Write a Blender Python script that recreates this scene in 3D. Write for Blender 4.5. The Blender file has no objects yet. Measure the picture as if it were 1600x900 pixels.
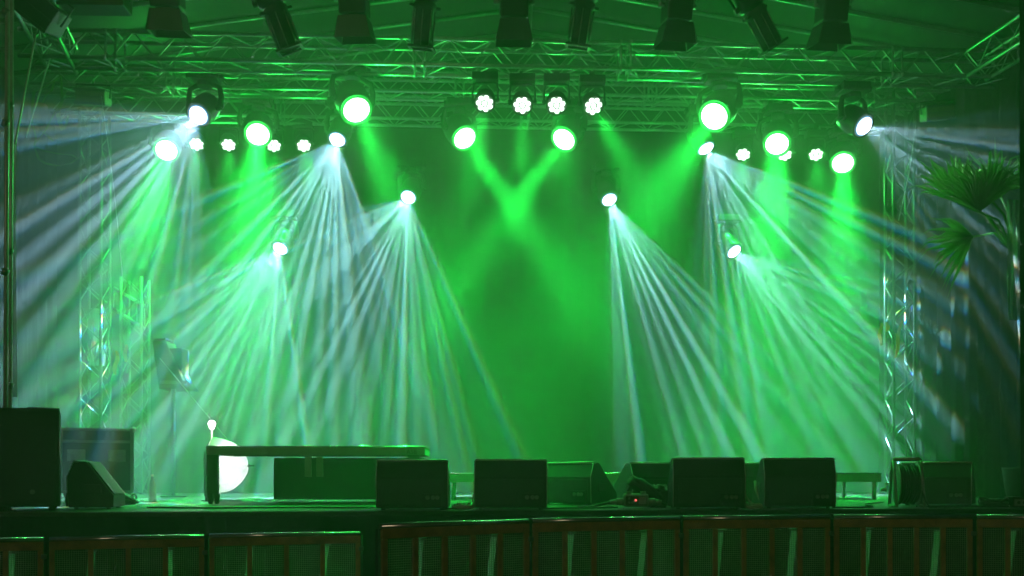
import bpy, bmesh, math, random
from mathutils import Vector, Matrix, noise as mnoise

S = bpy.context.scene
C = S.collection
R = math.radians
PI = math.pi

# ------------------------------------------------------------------ camera
F, HY, CZ = 1500.0, 740.0, 1.5          # focal length and horizon row at 1600 px width, eye height
cam = bpy.data.objects.new('camera', bpy.data.cameras.new('camera'))
C.objects.link(cam)
S.camera = cam
cam.location = (0, 0, CZ)
cam.rotation_euler = (PI / 2, 0, 0)
cam.data.sensor_width = 36
cam.data.lens = 36 * F / 1600
cam.data.shift_y = (HY - 450) / 1600
cam.data.clip_start = 0.05
cam.data.clip_end = 500

# ------------------------------------------------------------------ world: night sky
W = bpy.data.worlds.new('World')
S.world = W
W.use_nodes = True
wn = W.node_tree
bg = wn.nodes['Background']
sky = wn.nodes.new('ShaderNodeTexSky')
sky.sky_type = 'NISHITA'
sky.sun_disc = False
sky.sun_elevation = R(-4)
sky.sun_rotation = R(200)
wn.links.new(sky.outputs[0], bg.inputs[0])
bg.inputs[1].default_value = 0.02
W.cycles.sampling_method = 'NONE'

# a faint warm low glow from the audience side, far under daylight level
sun = bpy.data.lights.new('night_glow', 'SUN')
sun.energy = 0.18
sun.angle = R(12)
sun.color = (1.0, 0.74, 0.45)
suno = bpy.data.objects.new('night_glow', sun)
C.objects.link(suno)
suno.rotation_euler = Vector((0.35, 1.0, -0.42)).to_track_quat('-Z', 'Y').to_euler()

S.view_settings.view_transform = 'Standard'
S.view_settings.look = 'None'
S.view_settings.exposure = 0.0
S.view_settings.gamma = 1.0
S.cycles.use_denoising = True
S.cycles.max_bounces = 4
S.cycles.diffuse_bounces = 2
S.cycles.glossy_bounces = 2
S.cycles.transmission_bounces = 3
S.cycles.transparent_max_bounces = 12
S.cycles.volume_bounces = 0
S.cycles.sample_clamp_indirect = 3.0
S.cycles.caustics_reflective = False
S.cycles.caustics_refractive = False

# ------------------------------------------------------------------ materials
def mat(name, col, rough=0.6, metal=0.0, var=0.25, scale=6.0, bump=0.0, spec=0.5, bscale=None):
    m = bpy.data.materials.new(name)
    m.use_nodes = True
    nt = m.node_tree
    N, L = nt.nodes, nt.links
    b = N['Principled BSDF']
    tc = N.new('ShaderNodeTexCoord')
    nz = N.new('ShaderNodeTexNoise')
    nz.inputs['Scale'].default_value = scale
    nz.inputs['Detail'].default_value = 6
    nz.inputs['Roughness'].default_value = 0.62
    L.new(tc.outputs['Object'], nz.inputs['Vector'])
    cr = N.new('ShaderNodeValToRGB')
    e = cr.color_ramp.elements
    e[0].position, e[1].position = 0.3, 0.72
    e[0].color = (*[c * (1 - var) for c in col], 1)
    e[1].color = (*[min(1, c * (1 + var)) for c in col], 1)
    L.new(nz.outputs['Fac'], cr.inputs['Fac'])
    L.new(cr.outputs['Color'], b.inputs['Base Color'])
    mr = N.new('ShaderNodeMapRange')
    mr.inputs[3].default_value = max(0.03, rough * 0.8)
    mr.inputs[4].default_value = min(1, rough * 1.25)
    L.new(nz.outputs['Fac'], mr.inputs[0])
    L.new(mr.outputs[0], b.inputs['Roughness'])
    b.inputs['Metallic'].default_value = metal
    b.inputs['Specular IOR Level'].default_value = spec
    if bump:
        n2 = N.new('ShaderNodeTexNoise')
        n2.inputs['Scale'].default_value = bscale or scale * 6
        n2.inputs['Detail'].default_value = 4
        L.new(tc.outputs['Object'], n2.inputs['Vector'])
        bp = N.new('ShaderNodeBump')
        bp.inputs['Strength'].default_value = bump
        bp.inputs['Distance'].default_value = 0.01
        L.new(n2.outputs['Fac'], bp.inputs['Height'])
        L.new(bp.outputs[0], b.inputs['Normal'])
    return m

def glow(name, col, strength):
    m = bpy.data.materials.new(name)
    m.use_nodes = True
    nt = m.node_tree
    b = nt.nodes['Principled BSDF']
    b.inputs['Base Color'].default_value = (0.8, 0.8, 0.8, 1)
    b.inputs['Emission Color'].default_value = (*col, 1)
    b.inputs['Emission Strength'].default_value = strength
    m.cycles.emission_sampling = 'NONE'
    return m

def graded_glow(name, core, edge, hot, rim, r0, r1):
    """lit lens: hot middle falling off to the coloured rim of the glass (by distance from the lens axis)"""
    m = glow(name, core, hot)
    nt = m.node_tree
    N, L = nt.nodes, nt.links
    b = N['Principled BSDF']
    at = N.new('ShaderNodeAttribute')
    at.attribute_name = 'lens_radius'
    mr = N.new('ShaderNodeMapRange')
    mr.interpolation_type = 'SMOOTHSTEP'
    mr.inputs[1].default_value, mr.inputs[2].default_value = r0, r1
    mr.inputs[3].default_value, mr.inputs[4].default_value = 0.0, 1.0
    L.new(at.outputs['Fac'], mr.inputs[0])
    cr = N.new('ShaderNodeValToRGB')
    cr.color_ramp.elements[0].color = (*core, 1)
    cr.color_ramp.elements[1].color = (*edge, 1)
    cr.color_ramp.elements[0].position = 0.1
    cr.color_ramp.elements[1].position = 0.6
    L.new(mr.outputs[0], cr.inputs[0])
    L.new(cr.outputs[0], b.inputs['Emission Color'])
    st = N.new('ShaderNodeMapRange')
    st.inputs[1].default_value, st.inputs[2].default_value = 0.0, 1.0
    st.inputs[3].default_value, st.inputs[4].default_value = math.log(hot), math.log(rim)
    L.new(mr.outputs[0], st.inputs[0])
    ex = N.new('ShaderNodeMath')
    ex.operation = 'EXPONENT'
    L.new(st.outputs[0], ex.inputs[0])
    L.new(ex.outputs[0], b.inputs['Emission Strength'])
    b.inputs['Base Color'].default_value = (.02, .02, .02, 1)
    return m

def film(name, col, alpha):
    m = mat(name, col, 0.18, 0, 0.2, 5, 0.5, 0.8, 9)
    nt = m.node_tree
    b = nt.nodes['Principled BSDF']
    b.inputs['Alpha'].default_value = alpha
    return m

def translucent(name, col):
    m = bpy.data.materials.new(name)
    m.use_nodes = True
    nt = m.node_tree
    N, L = nt.nodes, nt.links
    b = N['Principled BSDF']
    b.inputs['Base Color'].default_value = (*col, 1)
    b.inputs['Roughness'].default_value = 0.5
    t = N.new('ShaderNodeBsdfTranslucent')
    t.inputs[0].default_value = (*col, 1)
    mx = N.new('ShaderNodeMixShader')
    mx.inputs[0].default_value = 0.8
    L.new(b.outputs[0], mx.inputs[1])
    L.new(t.outputs[0], mx.inputs[2])
    L.new(mx.outputs[0], N['Material Output'].inputs['Surface'])
    return m

M = dict(
    asphalt=mat('asphalt', (0.05, 0.05, 0.052), 0.8, 0, 0.35, 2.5, 0.4),
    deck=mat('stage_ply', (0.055, 0.052, 0.048), 0.38, 0, 0.4, 3.5, 0.15),
    cloth=mat('black_cloth', (0.003, 0.003, 0.0032), 0.95, 0, 0.3, 4, 0.2, 0.03),
    canopy=mat('roof_tarp', (0.07, 0.075, 0.07), 0.55, 0, 0.18, 1.5, 0.25, 0.4, 3),
    alu=mat('aluminium', (0.55, 0.56, 0.57), 0.32, 1.0, 0.15, 14, 0.05),
    chrome=mat('bright_rail', (0.72, 0.73, 0.74), 0.16, 1.0, 0.08, 16),
    alupaint=mat('pale_aluminium', (0.30, 0.31, 0.29), 0.45, 0.3, 0.2, 8, 0.05),
    mast=mat('dull_mast', (0.16, 0.16, 0.16), 0.4, 0.6, 0.2, 14, 0.05),
    steel=mat('steel', (0.40, 0.40, 0.40), 0.3, 1.0, 0.2, 20),
    blackmetal=mat('black_metal', (0.009, 0.010, 0.010), 0.42, 0.2, 0.3, 10, 0.1),
    plastic=mat('black_plastic', (0.02, 0.02, 0.022), 0.35, 0, 0.25, 8),
    cabinet=mat('cabinet_paint', (0.012, 0.013, 0.014), 0.55, 0, 0.3, 30, 0.5, 0.5, 160),
    panel=mat('cabinet_back', (0.028, 0.042, 0.038), 0.5, 0, 0.25, 12, 0.3, 0.5, 90),
    grille=mat('speaker_grille', (0.03, 0.03, 0.03), 0.5, 0.4, 0.3, 60, 0.5, 0.5, 200),
    brown=mat('brown_painted_steel', (0.56, 0.35, 0.14), 0.5, 0.0, 0.4, 7, 0.25),
    wire=mat('wire', (0.5, 0.5, 0.44), 0.35, 0.35, 0.25, 20),
    rail=mat('worn_rail', (0.75, 0.76, 0.77), 0.32, 0.3, 0.12, 16),
    strip=translucent('pale_strip', (0.85, 0.88, 0.84)),
    case=mat('case_laminate', (0.035, 0.04, 0.045), 0.45, 0, 0.3, 9, 0.15),
    latch=mat('latch_plate', (0.38, 0.40, 0.36), 0.35, 0.6, 0.2, 20),
    hood=mat('grey_hood', (0.012, 0.012, 0.011), 0.8, 0, 0.25, 6, 0.3),
    glowcloth=translucent('thin_white_cloth', (0.8, 0.8, 0.8)),
    white=mat('white_cloth', (0.75, 0.75, 0.74), 0.85, 0, 0.06, 5, 0.4, 0.2, 14),
    cable=mat('black_cable', (0.02, 0.02, 0.02), 0.45, 0, 0.2, 8),
    palecable=mat('pale_cable', (0.62, 0.62, 0.6), 0.4, 0, 0.15, 8),
    rubber=mat('rubber', (0.015, 0.015, 0.015), 0.7),
    leaf=translucent('palm_leaf', (0.16, 0.36, 0.07)),
    bark=mat('palm_bark', (0.09, 0.065, 0.045), 0.9, 0, 0.4, 6, 0.6),
    film=film('clear_film', (0.75, 0.75, 0.78), 0.42),
    bottle=film('bottle_plastic', (0.6, 0.65, 0.65), 0.5),
    bag=mat('black_nylon', (0.016, 0.016, 0.017), 0.5, 0, 0.3, 10, 0.4, 0.5, 25),
    orange=mat('orange_glint_paint', (0.95, 0.42, 0.08), 0.6, 0, 0.15, 8),  # glint colour painted on the mast strips
    grey=mat('grey_label', (0.35, 0.36, 0.36), 0.6),
    ink=mat('dark_ink', (0.02, 0.03, 0.02), 0.6),
    cream=mat('cream_panel', (0.42, 0.42, 0.30), 0.5, 0, 0.15, 6),
    reel=mat('reel_steel', (0.33, 0.36, 0.34), 0.4, 0.5, 0.25, 12),
    wlens=graded_glow('lit_white_lens', (0.82, 0.93, 1.0), (.25, .55, 1.0), 24, .25, .7, 1.0),
    glens=graded_glow('lit_green_lens', (0.62, 1.0, 0.66), (.02, 1.0, .10), 14, .15, .82, 1.0),
    led=glow('lit_green_led', (0.70, 1.0, 0.74), 5),
    lampcap=glow('lit_work_lamp', (1.0, 0.97, 0.92), 20),
    red=glow('red_pilot', (1.0, 0.08, 0.08), 3),
)

# ------------------------------------------------------------------ mesh helpers
def P(px, py, D):
    return Vector(((px - 800) / F * D, D, CZ + (HY - py) / F * D))

class MB:
    def __init__(s):
        s.bm = bmesh.new()
    def box(s, a, b, mtx=None, bev=0):
        a, b = Vector(a), Vector(b)
        g = bmesh.ops.create_cube(s.bm, size=1)
        vs = g['verts']
        for v in vs:
            v.co = Vector([a[i] + (v.co[i] + .5) * (b[i] - a[i]) for i in range(3)])
        if bev:
            es = list({e for v in vs for e in v.link_edges})
            r = bmesh.ops.bevel(s.bm, geom=es, offset=bev, segments=2, affect='EDGES', profile=0.6)
            vs = list({v for f in r['faces'] for v in f.verts} | {v for v in vs if v.is_valid})
        if mtx is not None:
            bmesh.ops.transform(s.bm, matrix=mtx, verts=vs)
        return s
    def cyl(s, p0, p1, r0, r1=None, n=10, caps=True):
        p0, p1 = Vector(p0), Vector(p1)
        r1 = r0 if r1 is None else r1
        d = p1 - p0
        q = d.to_track_quat('Z', 'Y').to_matrix()
        x, y = q.col[0], q.col[1]
        A, B = [], []
        for i in range(n):
            t = 2 * PI * i / n
            o = x * math.cos(t) + y * math.sin(t)
            A.append(s.bm.verts.new(p0 + o * r0))
            B.append(s.bm.verts.new(p1 + o * r1))
        for i in range(n):
            f = s.bm.faces.new((A[i], A[(i + 1) % n], B[(i + 1) % n], B[i]))
            f.smooth = True
        if caps:
            s.bm.faces.new(A[::-1])
            s.bm.faces.new(B)
        return s
    def tube(s, pts, r, n=8, radii=None):
        pts = [Vector(p) for p in pts]
        rings = []
        prev = None
        for i, p in enumerate(pts):
            d = (pts[min(i + 1, len(pts) - 1)] - pts[max(i - 1, 0)]).normalized()
            if prev is None:
                x = d.orthogonal().normalized()
            else:
                x = (prev - d * prev.dot(d))
                x = x.normalized() if x.length > 1e-6 else d.orthogonal().normalized()
            prev = x
            y = d.cross(x)
            rr = radii[i] if radii else r
            rings.append([s.bm.verts.new(p + (x * math.cos(2 * PI * k / n) + y * math.sin(2 * PI * k / n)) * rr) for k in range(n)])
        for a, b in zip(rings, rings[1:]):
            for k in range(n):
                f = s.bm.faces.new((a[k], a[(k + 1) % n], b[(k + 1) % n], b[k]))
                f.smooth = True
        s.bm.faces.new(rings[0][::-1])
        s.bm.faces.new(rings[-1])
        return s
    def lathe(s, prof, org, axis, n=24):
        """prof: (radius, along) from back to front about axis through org"""
        org, axis = Vector(org), Vector(axis).normalized()
        q = axis.to_track_quat('Z', 'Y').to_matrix()
        x, y = q.col[0], q.col[1]
        rings = []
        for r, t in prof:
            if r < 1e-5:
                rings.append([s.bm.verts.new(org + axis * t)])
            else:
                rings.append([s.bm.verts.new(org + axis * t + (x * math.cos(2 * PI * k / n) + y * math.sin(2 * PI * k / n)) * r) for k in range(n)])
        for a, b in zip(rings, rings[1:]):
            for k in range(n):
                va = [a[k % len(a)]] if len(a) == 1 else [a[k], a[(k + 1) % n]]
                vb = [b[0]] if len(b) == 1 else [b[(k + 1) % n], b[k]]
                if len(va) + len(vb) >= 3:
                    f = s.bm.faces.new(va + vb)
                    f.smooth = True
        return s
    def prism(s, prof, x0, x1):
        """polygon in (y, z) extruded along x"""
        A = [s.bm.verts.new((x0, y, z)) for y, z in prof]
        B = [s.bm.verts.new((x1, y, z)) for y, z in prof]
        n = len(prof)
        for i in range(n):
            s.bm.faces.new((A[i], B[i], B[(i + 1) % n], A[(i + 1) % n]))
        s.bm.faces.new(A[::-1])
        s.bm.faces.new(B)
        return s
    def poly(s, pts):
        s.bm.faces.new([s.bm.verts.new(p) for p in pts])
        return s
    def grid(s, fn, nu, nv, smooth=True):
        g = [[s.bm.verts.new(fn(i / nu, j / nv)) for j in range(nv + 1)] for i in range(nu + 1)]
        for i in range(nu):
            for j in range(nv):
                f = s.bm.faces.new((g[i][j], g[i + 1][j], g[i + 1][j + 1], g[i][j + 1]))
                f.smooth = smooth
        return s
    def mesh(s, name, m):
        bmesh.ops.recalc_face_normals(s.bm, faces=s.bm.faces)
        me = bpy.data.meshes.new(name)
        s.bm.to_mesh(me)
        s.bm.free()
        me.materials.append(M[m] if isinstance(m, str) else m)
        return me
    def build(s, name, m, parent=None, bevel=0):
        o = bpy.data.objects.new(name, s.mesh(name, m))
        C.objects.link(o)
        o.parent = parent
        if bevel:
            b = o.modifiers.new('bevel', 'BEVEL')
            b.width = bevel
            b.segments = 2
            b.limit_method = 'ANGLE'
            b.angle_limit = R(40)
        return o

def tag(o, label, cat, group=None):
    o['label'] = label
    o['category'] = cat
    if group:
        o['group'] = group
    return o

def thing(name, label, cat, loc=(0, 0, 0), rz=0, group=None):
    o = bpy.data.objects.new(name, None)
    C.objects.link(o)
    o.empty_display_size = 0.1
    o.location = loc
    o.rotation_euler = (0, 0, rz)
    return tag(o, label, cat, group)

def link(name, me, parent, mtx=None):
    o = bpy.data.objects.new(name, me)
    C.objects.link(o)
    o.parent = parent
    if mtx is not None:
        o.matrix_local = mtx
    return o

def struct(o):
    o['kind'] = 'structure'
    return o

def tri_solid(o, t):
    s = o.modifiers.new('thickness', 'SOLIDIFY')
    s.thickness = t
    return o

# ------------------------------------------------------------------ ground and stage deck
FLZ = 1.2                                  # stage floor height
def edge(x):                               # front edge of the stage at x
    return 7.86 + 0.10 * x
g = MB().box((-40, -20, -0.3), (40, 40, 0)).build('ground', 'asphalt')
struct(g)
SKEW = math.atan(0.10)
st = MB().box((-7, 0.02, 0.95), (7, 7.6, FLZ - 0.026)).build('stage_floor', 'blackmetal')
st.location = (0, 7.86, 0)
st.rotation_euler = (0, 0, SKEW)
struct(st)
dme = MB().box((0.003, 0.003, -0.022), (1.997, 0.947, 0), bev=0.003).mesh('deck_panel', 'deck')
for i in range(-3, 4):
    for j in range(8):
        link('deck_panel', dme, st, Matrix.Translation((i * 2 - 1, j * 0.95, FLZ)))
# black skirt below the stage front
def skirt_fn(u, v):
    x = -7 + 14 * u
    return (x, -0.035 + 0.018 * math.sin(x * 21) + 0.01 * math.sin(x * 47 + 1), 0.01 + (FLZ - 0.045) * v)
sk = MB().grid(skirt_fn, 420, 2).build('stage_skirt', 'cloth')
sk.location = st.location
sk.rotation_euler = st.rotation_euler
tri_solid(sk, 0.004)
tag(sk, 'black pleated cloth skirt hanging below the stage front edge', 'stage skirt')
lip = MB().box((-7, -0.022, FLZ - 0.05), (7, -0.002, FLZ - 0.004), bev=0.003).build('edge_trim', 'blackmetal', st)

# backdrop and side curtains
def pleat(p0, p1, z0, z1, amp, per):
    p0, p1 = Vector(p0), Vector(p1)
    d = (p1 - p0)
    L = d.length
    nrm = Vector((-d.y, d.x, 0)).normalized()
    n = int(L / per * 10)
    def fn(u, v):
        t = u * L
        a = amp * (math.sin(2 * PI * t / per + 1.7 * mnoise.noise(Vector((t * .8, v * .6, 3)))) + .4 * math.sin(2 * PI * t / per * 2.3 + 1))
        q = p0 + d * u + nrm * a
        return (q.x, q.y, z0 + (z1 - z0) * v)
    return fn, n
fn, n = pleat((-7.2, 14.9, 0), (7.2, 15.4, 0), FLZ, 7.9, 0.008, 0.42)
bd = tag(MB().grid(fn, n, 6).build('backdrop_curtain', 'cloth'), 'tall black pleated curtain closing the back of the stage', 'curtain')
tri_solid(bd, 0.004)
fn, n = pleat((-6.75, 9.6, 0), (-7.0, 14.8, 0), FLZ, 7.0, 0.035, 0.32)
sc1 = tag(MB().grid(fn, n, 6).build('side_curtain', 'cloth'), 'black side curtain behind the twin truss masts', 'curtain', 'side curtains')
tri_solid(sc1, 0.004)
fn, n = pleat((5.45, 14.3, 0), (6.15, 10.4, 0), FLZ, 6.55, 0.03, 0.32)  # slanted curtain added to cut beams and darken this edge gradually
sc2 = tag(MB().grid(fn, n, 6).build('side_curtain', 'cloth'), 'black side curtain behind the palm fronds, added to darken the stage edge', 'curtain', 'side curtains')
tri_solid(sc2, 0.004)
fn, n = pleat((4.47, 8.42, 0), (5.3, 8.5, 0), 0.0, 6.9, 0.03, 0.26)
sc3 = tag(MB().grid(fn, n, 6).build('wing_curtain', 'cloth'), 'narrow black curtain hanging at the palm side front corner of the stage', 'curtain')
tri_solid(sc3, 0.004)
fn, n = pleat((-5.4, 8.0, 0), (-4.34, 8.08, 0), 0.0, 6.9, 0.03, 0.26)
sc4 = tag(MB().grid(fn, n, 6).build('wing_curtain', 'cloth'), 'narrow black curtain beside the slim twin poles at the stage corner', 'curtain')
tri_solid(sc4, 0.004)

# ------------------------------------------------------------------ roof canopy
roof = thing('stage_roof', 'gabled tarpaulin roof with slanting rafters above the trusses', 'roof', (0, 7.0, 0))
RX, RZ, EZ, SL = 0.25, 8.12, 7.10, 0.05
def roofz(x):
    return RZ - abs(x - RX) * 0.152
ra_ys = [7.0, 7.75, 8.5, 9.25, 10.0, 10.75, 11.5, 12.25, 12.95, 13.65, 14.35, 15.0]
for a, b in zip(ra_ys, ra_ys[1:]):
    for sgn in (-1, 1):
        x0, x1 = RX, (-7.2 if sgn < 0 else 7.2)
        def ff(u, v, x0=x0, x1=x1, a=a, b=b):
            x = x0 + (x1 - x0) * u
            y = a + (b - a) * v + SL * x
            sag = 0.045 * math.sin(PI * v) + 0.012 * mnoise.noise(Vector((x * 1.3, y * 1.9, 0)))
            return (x, y - 7.0, roofz(x) + 0.045 - sag)
        o = MB().grid(ff, 24, 6).build('roof_panel', 'canopy', roof)
        tri_solid(o, 0.003)
for y in ra_ys:
    for sgn in (-1, 1):
        x1 = -7.2 if sgn < 0 else 7.2
        m = MB().cyl((RX, y - 7 + SL * RX, roofz(RX)), (x1, y - 7 + SL * x1, roofz(x1)), 0.028, n=8)
        m.build('rafter', 'alu', roof)
MB().cyl((RX, -0.05, RZ - 0.06), (RX, 8.1, RZ - 0.06), 0.04, n=8).build('ridge_beam', 'alu', roof)
for x1 in (-7.2, 7.2):
    MB().cyl((x1, -0.05 + SL * x1, roofz(x1) - 0.05), (x1, 8.1 + SL * x1, roofz(x1) - 0.05), 0.035, n=8).build('eave_beam', 'alu', roof)
# gable end above the backdrop
gm = MB()
gm.poly([(-7.2, 7.98 + SL * -7.2, 6.6), (7.2, 7.98 + SL * 7.2, 6.6), (7.2, 7.98 + SL * 7.2, roofz(7.2) - .02), (RX, 7.98, RZ - .02), (-7.2, 7.98 - SL * 7.2, roofz(-7.2) - .02)])
tri_solid(gm.build('gable_end', 'cloth', roof), 0.003)

# ------------------------------------------------------------------ trusses
brace_cache = {}
def truss(name, p0, p1, w, h, label, seg=0.25, r=0.024, rb=0.009, group='lighting trusses', joints=(), parts=True, cat='truss', chordmat='alu'):
    bmat = chordmat
    p0, p1 = Vector(p0), Vector(p1)
    d = p1 - p0
    L = d.length
    e = d.normalized()
    up = Vector((0, 0, 1)) if abs(e.z) < 0.9 else Vector((0, 1, 0))
    sd = e.cross(up).normalized()
    up = sd.cross(e).normalized()
    t = thing(name, label, cat, p0, 0, group)
    cs = [(-w / 2, -h / 2), (w / 2, -h / 2), (w / 2, h / 2), (-w / 2, h / 2)]
    off = lambda c: sd * c[0] + up * c[1]
    for c in cs:
        MB().cyl(off(c), d + off(c), r, n=10).build('chord', chordmat, t)
    n = max(2, round(L / seg))
    sg = L / n
    joined = MB()
    for f in range(4):
        a, b = cs[f], cs[(f + 1) % 4]
        for i in range(n):
            if (i + f // 2) % 2:
                q0, q1 = off(b) + e * (sg * i), off(a) + e * (sg * (i + 1))
            else:
                q0, q1 = off(a) + e * (sg * i), off(b) + e * (sg * (i + 1))
            v = q1 - q0
            if not parts:
                joined.cyl(q0, q1, rb, n=6, caps=False)
                continue
            key = (round(v.length, 3), rb, bmat)
            if key not in brace_cache:
                brace_cache[key] = MB().cyl((0, 0, 0), (0, 0, v.length), rb, n=6, caps=False).mesh('brace', bmat)
            mt = Matrix.Translation(q0) @ v.to_track_quat('Z', 'Y').to_matrix().to_4x4()
            link('brace', brace_cache[key], t, mt)
    if not parts:
        o = joined.build('bracing', 'alu', t)
        o['kind'] = 'stuff'
    for jt in joints:
        for k in (-0.055, 0.055):
            m = MB()
            for f in range(4):
                m.cyl(off(cs[f]) + e * (jt + k), off(cs[(f + 1) % 4]) + e * (jt + k), 0.014, n=6)
            for c in cs:
                m.cyl(off(c) + e * (jt + k - 0.02), off(c) + e * (jt + k + 0.02), r * 1.5, n=8)
            m.build('joint_frame', 'alu', t)
    return t

def ty(D, x):           # trusses run slightly away to the right
    return D + SL * x
def hz_truss(name, D, zt, zb, x0, x1, label, **k):
    z = (zt + zb) / 2
    return truss(name, (x0, ty(D, x0), z), (x1, ty(D, x1), z), 0.29, zt - zb, label, **k)
TA = (11.0, 6.40, 6.105)
TB = (13.0, 6.856, 6.596)
TC_ = (14.2, 6.99, 6.67)
TF = (8.8, 6.40, 6.105)
hz_truss('lighting_truss', TA[0], TA[1], TA[2], -5.45, 5.75, 'nearest of the long box trusses crossing the stage, carrying four flower-pattern lamps', joints=(1.0, 4.4, 6.75, 9.9))
hz_truss('lighting_truss', TB[0], TB[1], TB[2], -6.3, 6.6, 'middle long box truss crossing behind the row of four flower-pattern lamps', joints=(1.8, 5.6, 8.2, 11.2), seg=0.26)
hz_truss('lighting_truss', TC_[0], TC_[1], TC_[2], -6.6, 6.9, 'rearmost and lowest looking long box truss in the green haze', joints=(3.2, 6.8, 10.4), seg=0.27)
hz_truss('lighting_truss', TF[0], TF[1], TF[2], -5.2, 5.6, 'front truss above the picture that holds the dark theatre lanterns', parts=False)
truss('side_truss', (-4.62, 8.85, 6.25), (-5.15, 11.0, 6.25), 0.29, 0.29, 'short side truss running back at the corner with the hanging dry leaves', seg=0.26, group='side trusses')
truss('side_truss', (5.82, 9.0, 6.25), (5.40, 11.2, 6.25), 0.29, 0.29, 'short side truss running back above the palm fronds', seg=0.26, group='side trusses')
def tower(px, D, ztop, label, w=0.29):
    x = (px - 800) / F * D
    return truss('truss_mast', (x, D, FLZ + 0.01), (x, D, ztop), w, w, label, seg=0.27, r=0.022, group='truss masts', cat='truss mast', chordmat='mast')
tower(148, 13.3, 6.5, 'upright truss mast with crumpled film inside, behind the flight case')
tower(211, 13.8, 4.3, 'shorter upright truss mast with a sloping arm, next to the film-filled mast')
tower(1406, 13.4, 6.8, 'upright truss mast standing behind the cable reel')

# sloped arm on the short mast
am = thing('sloping_arm', 'short sloping lattice arm on top of the shorter truss mast', 'truss arm', P(177, 482, 13.7))
a0, a1 = Vector((0, 0, 0)), P(226, 514, 13.7) - P(177, 482, 13.7)
b0, b1 = P(178, 450, 13.8) - P(177, 482, 13.7), P(226, 478, 13.8) - P(177, 482, 13.7)
MB().cyl(a0, a1, 0.024).build('chord', 'alu', am)
MB().cyl(b0, b1, 0.024).build('chord', 'alu', am)
for k in range(5):
    t = k / 4
    MB().cyl(a0.lerp(a1, t), b0.lerp(b1, t), 0.009, n=6).build('brace', 'alu', am)

# ------------------------------------------------------------------ lights in the haze
def spot_lamp(name, pos, axis, half, power, col, parent, kind, seed=0, scale=10, size=0.02, core=0.2, skirt=0.03, tang=None):
    l = bpy.data.lights.new(name, 'SPOT')
    l.energy = power
    l.spot_size = 2 * half
    l.spot_blend = 0.25
    l.shadow_soft_size = size
    l.color = col
    ob = bpy.data.objects.new(name, l)
    C.objects.link(ob)
    ob.location = pos
    zz = -axis
    if tang is None:
        tang = zz.orthogonal()
    xx = (tang - zz * tang.dot(zz)).normalized()
    yy = zz.cross(xx)
    ob.rotation_euler = Matrix((xx, yy, zz)).transposed().to_euler()
    if kind == 'gobo':                     # oval gate: wide fan, thin across
        ob.scale = (1, math.tan(skirt) / math.tan(half), 1)
    ob.parent = parent
    l.use_nodes = True
    nt = l.node_tree
    N, L = nt.nodes, nt.links
    em = N['Emission']
    ge = N.new('ShaderNodeNewGeometry')
    def along(ax):
        n = N.new('ShaderNodeVectorMath')
        n.operation = 'DOT_PRODUCT'
        L.new(ge.outputs['Normal'], n.inputs[0])
        n.inputs[1].default_value = ax
        return n.outputs['Value']
    dx_, dy_, dz_ = along(xx), along(yy), along(zz)
    def math_(op, a, b=None):
        n = N.new('ShaderNodeMath')
        n.operation = op
        for i, v in enumerate((a, b)):
            if v is None:
                continue
            if isinstance(v, (int, float)):
                n.inputs[i].default_value = v
            else:
                L.new(v, n.inputs[i])
        return n.outputs[0]
    u = math_('DIVIDE', dx_, dz_)
    v = math_('DIVIDE', dy_, dz_)
    if kind == 'gobo':                     # pattern wheel: a fan of many pencil beams with coloured fringes
        a_, b_ = math_('ARCTANGENT', u), math_('ARCTANGENT', v)
        cb = N.new('ShaderNodeCombineXYZ')
        L.new(a_, cb.inputs[0])
        L.new(b_, cb.inputs[1])
        ea = math_('DIVIDE', a_, core)
        eb = math_('DIVIDE', b_, skirt)
        el = math_('SQRT', math_('ADD', math_('MULTIPLY', ea, ea), math_('MULTIPLY', eb, eb)))
        mk = N.new('ShaderNodeMapRange')
        mk.interpolation_type = 'SMOOTHSTEP'
        mk.inputs[1].default_value, mk.inputs[2].default_value = 1.0, 0.82
        mk.inputs[3].default_value, mk.inputs[4].default_value = 0.0, 1.0
        L.new(el, mk.inputs[0])
        cc = N.new('ShaderNodeCombineColor')
        for k, sc in enumerate((0.985, 1.0, 1.015)):
            mp = N.new('ShaderNodeMapping')
            mp.inputs['Location'].default_value = (seed * 3.7, seed * 1.3, 0)
            mp.inputs['Scale'].default_value = (sc * scale,) * 3
            L.new(cb.outputs[0], mp.inputs[0])
            vo = N.new('ShaderNodeTexVoronoi')
            vo.voronoi_dimensions = '2D'
            vo.inputs['Scale'].default_value = 1
            vo.inputs['Randomness'].default_value = 0.8
            L.new(mp.outputs[0], vo.inputs[0])
            r = N.new('ShaderNodeMapRange')
            r.interpolation_type = 'SMOOTHSTEP'
            r.inputs[1].default_value, r.inputs[2].default_value = 0.34, 0.16
            r.inputs[3].default_value, r.inputs[4].default_value = 0.0, 1.0
            L.new(vo.outputs['Distance'], r.inputs[0])
            sc_ = N.new('ShaderNodeSeparateColor')
            L.new(vo.outputs['Color'], sc_.inputs[0])
            on = math_('MAXIMUM', math_('SUBTRACT', math_('MULTIPLY', sc_.outputs[0], 1.5), 0.4), 0.0)
            L.new(math_('MULTIPLY', math_('ADD', math_('MULTIPLY', r.outputs[0], on), 0.03), mk.outputs[0]), cc.inputs[k])
        L.new(cc.outputs[0], em.inputs[0])
    else:                                  # wash: soft core and a wide weak skirt
        t2 = math_('ADD', math_('MULTIPLY', u, u), math_('MULTIPLY', v, v))
        g1 = math_('POWER', 2.71828, math_('MULTIPLY', t2, -1.0 / core ** 2))
        L.new(math_('ADD', g1, skirt), em.inputs[1])
    return ob

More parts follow.
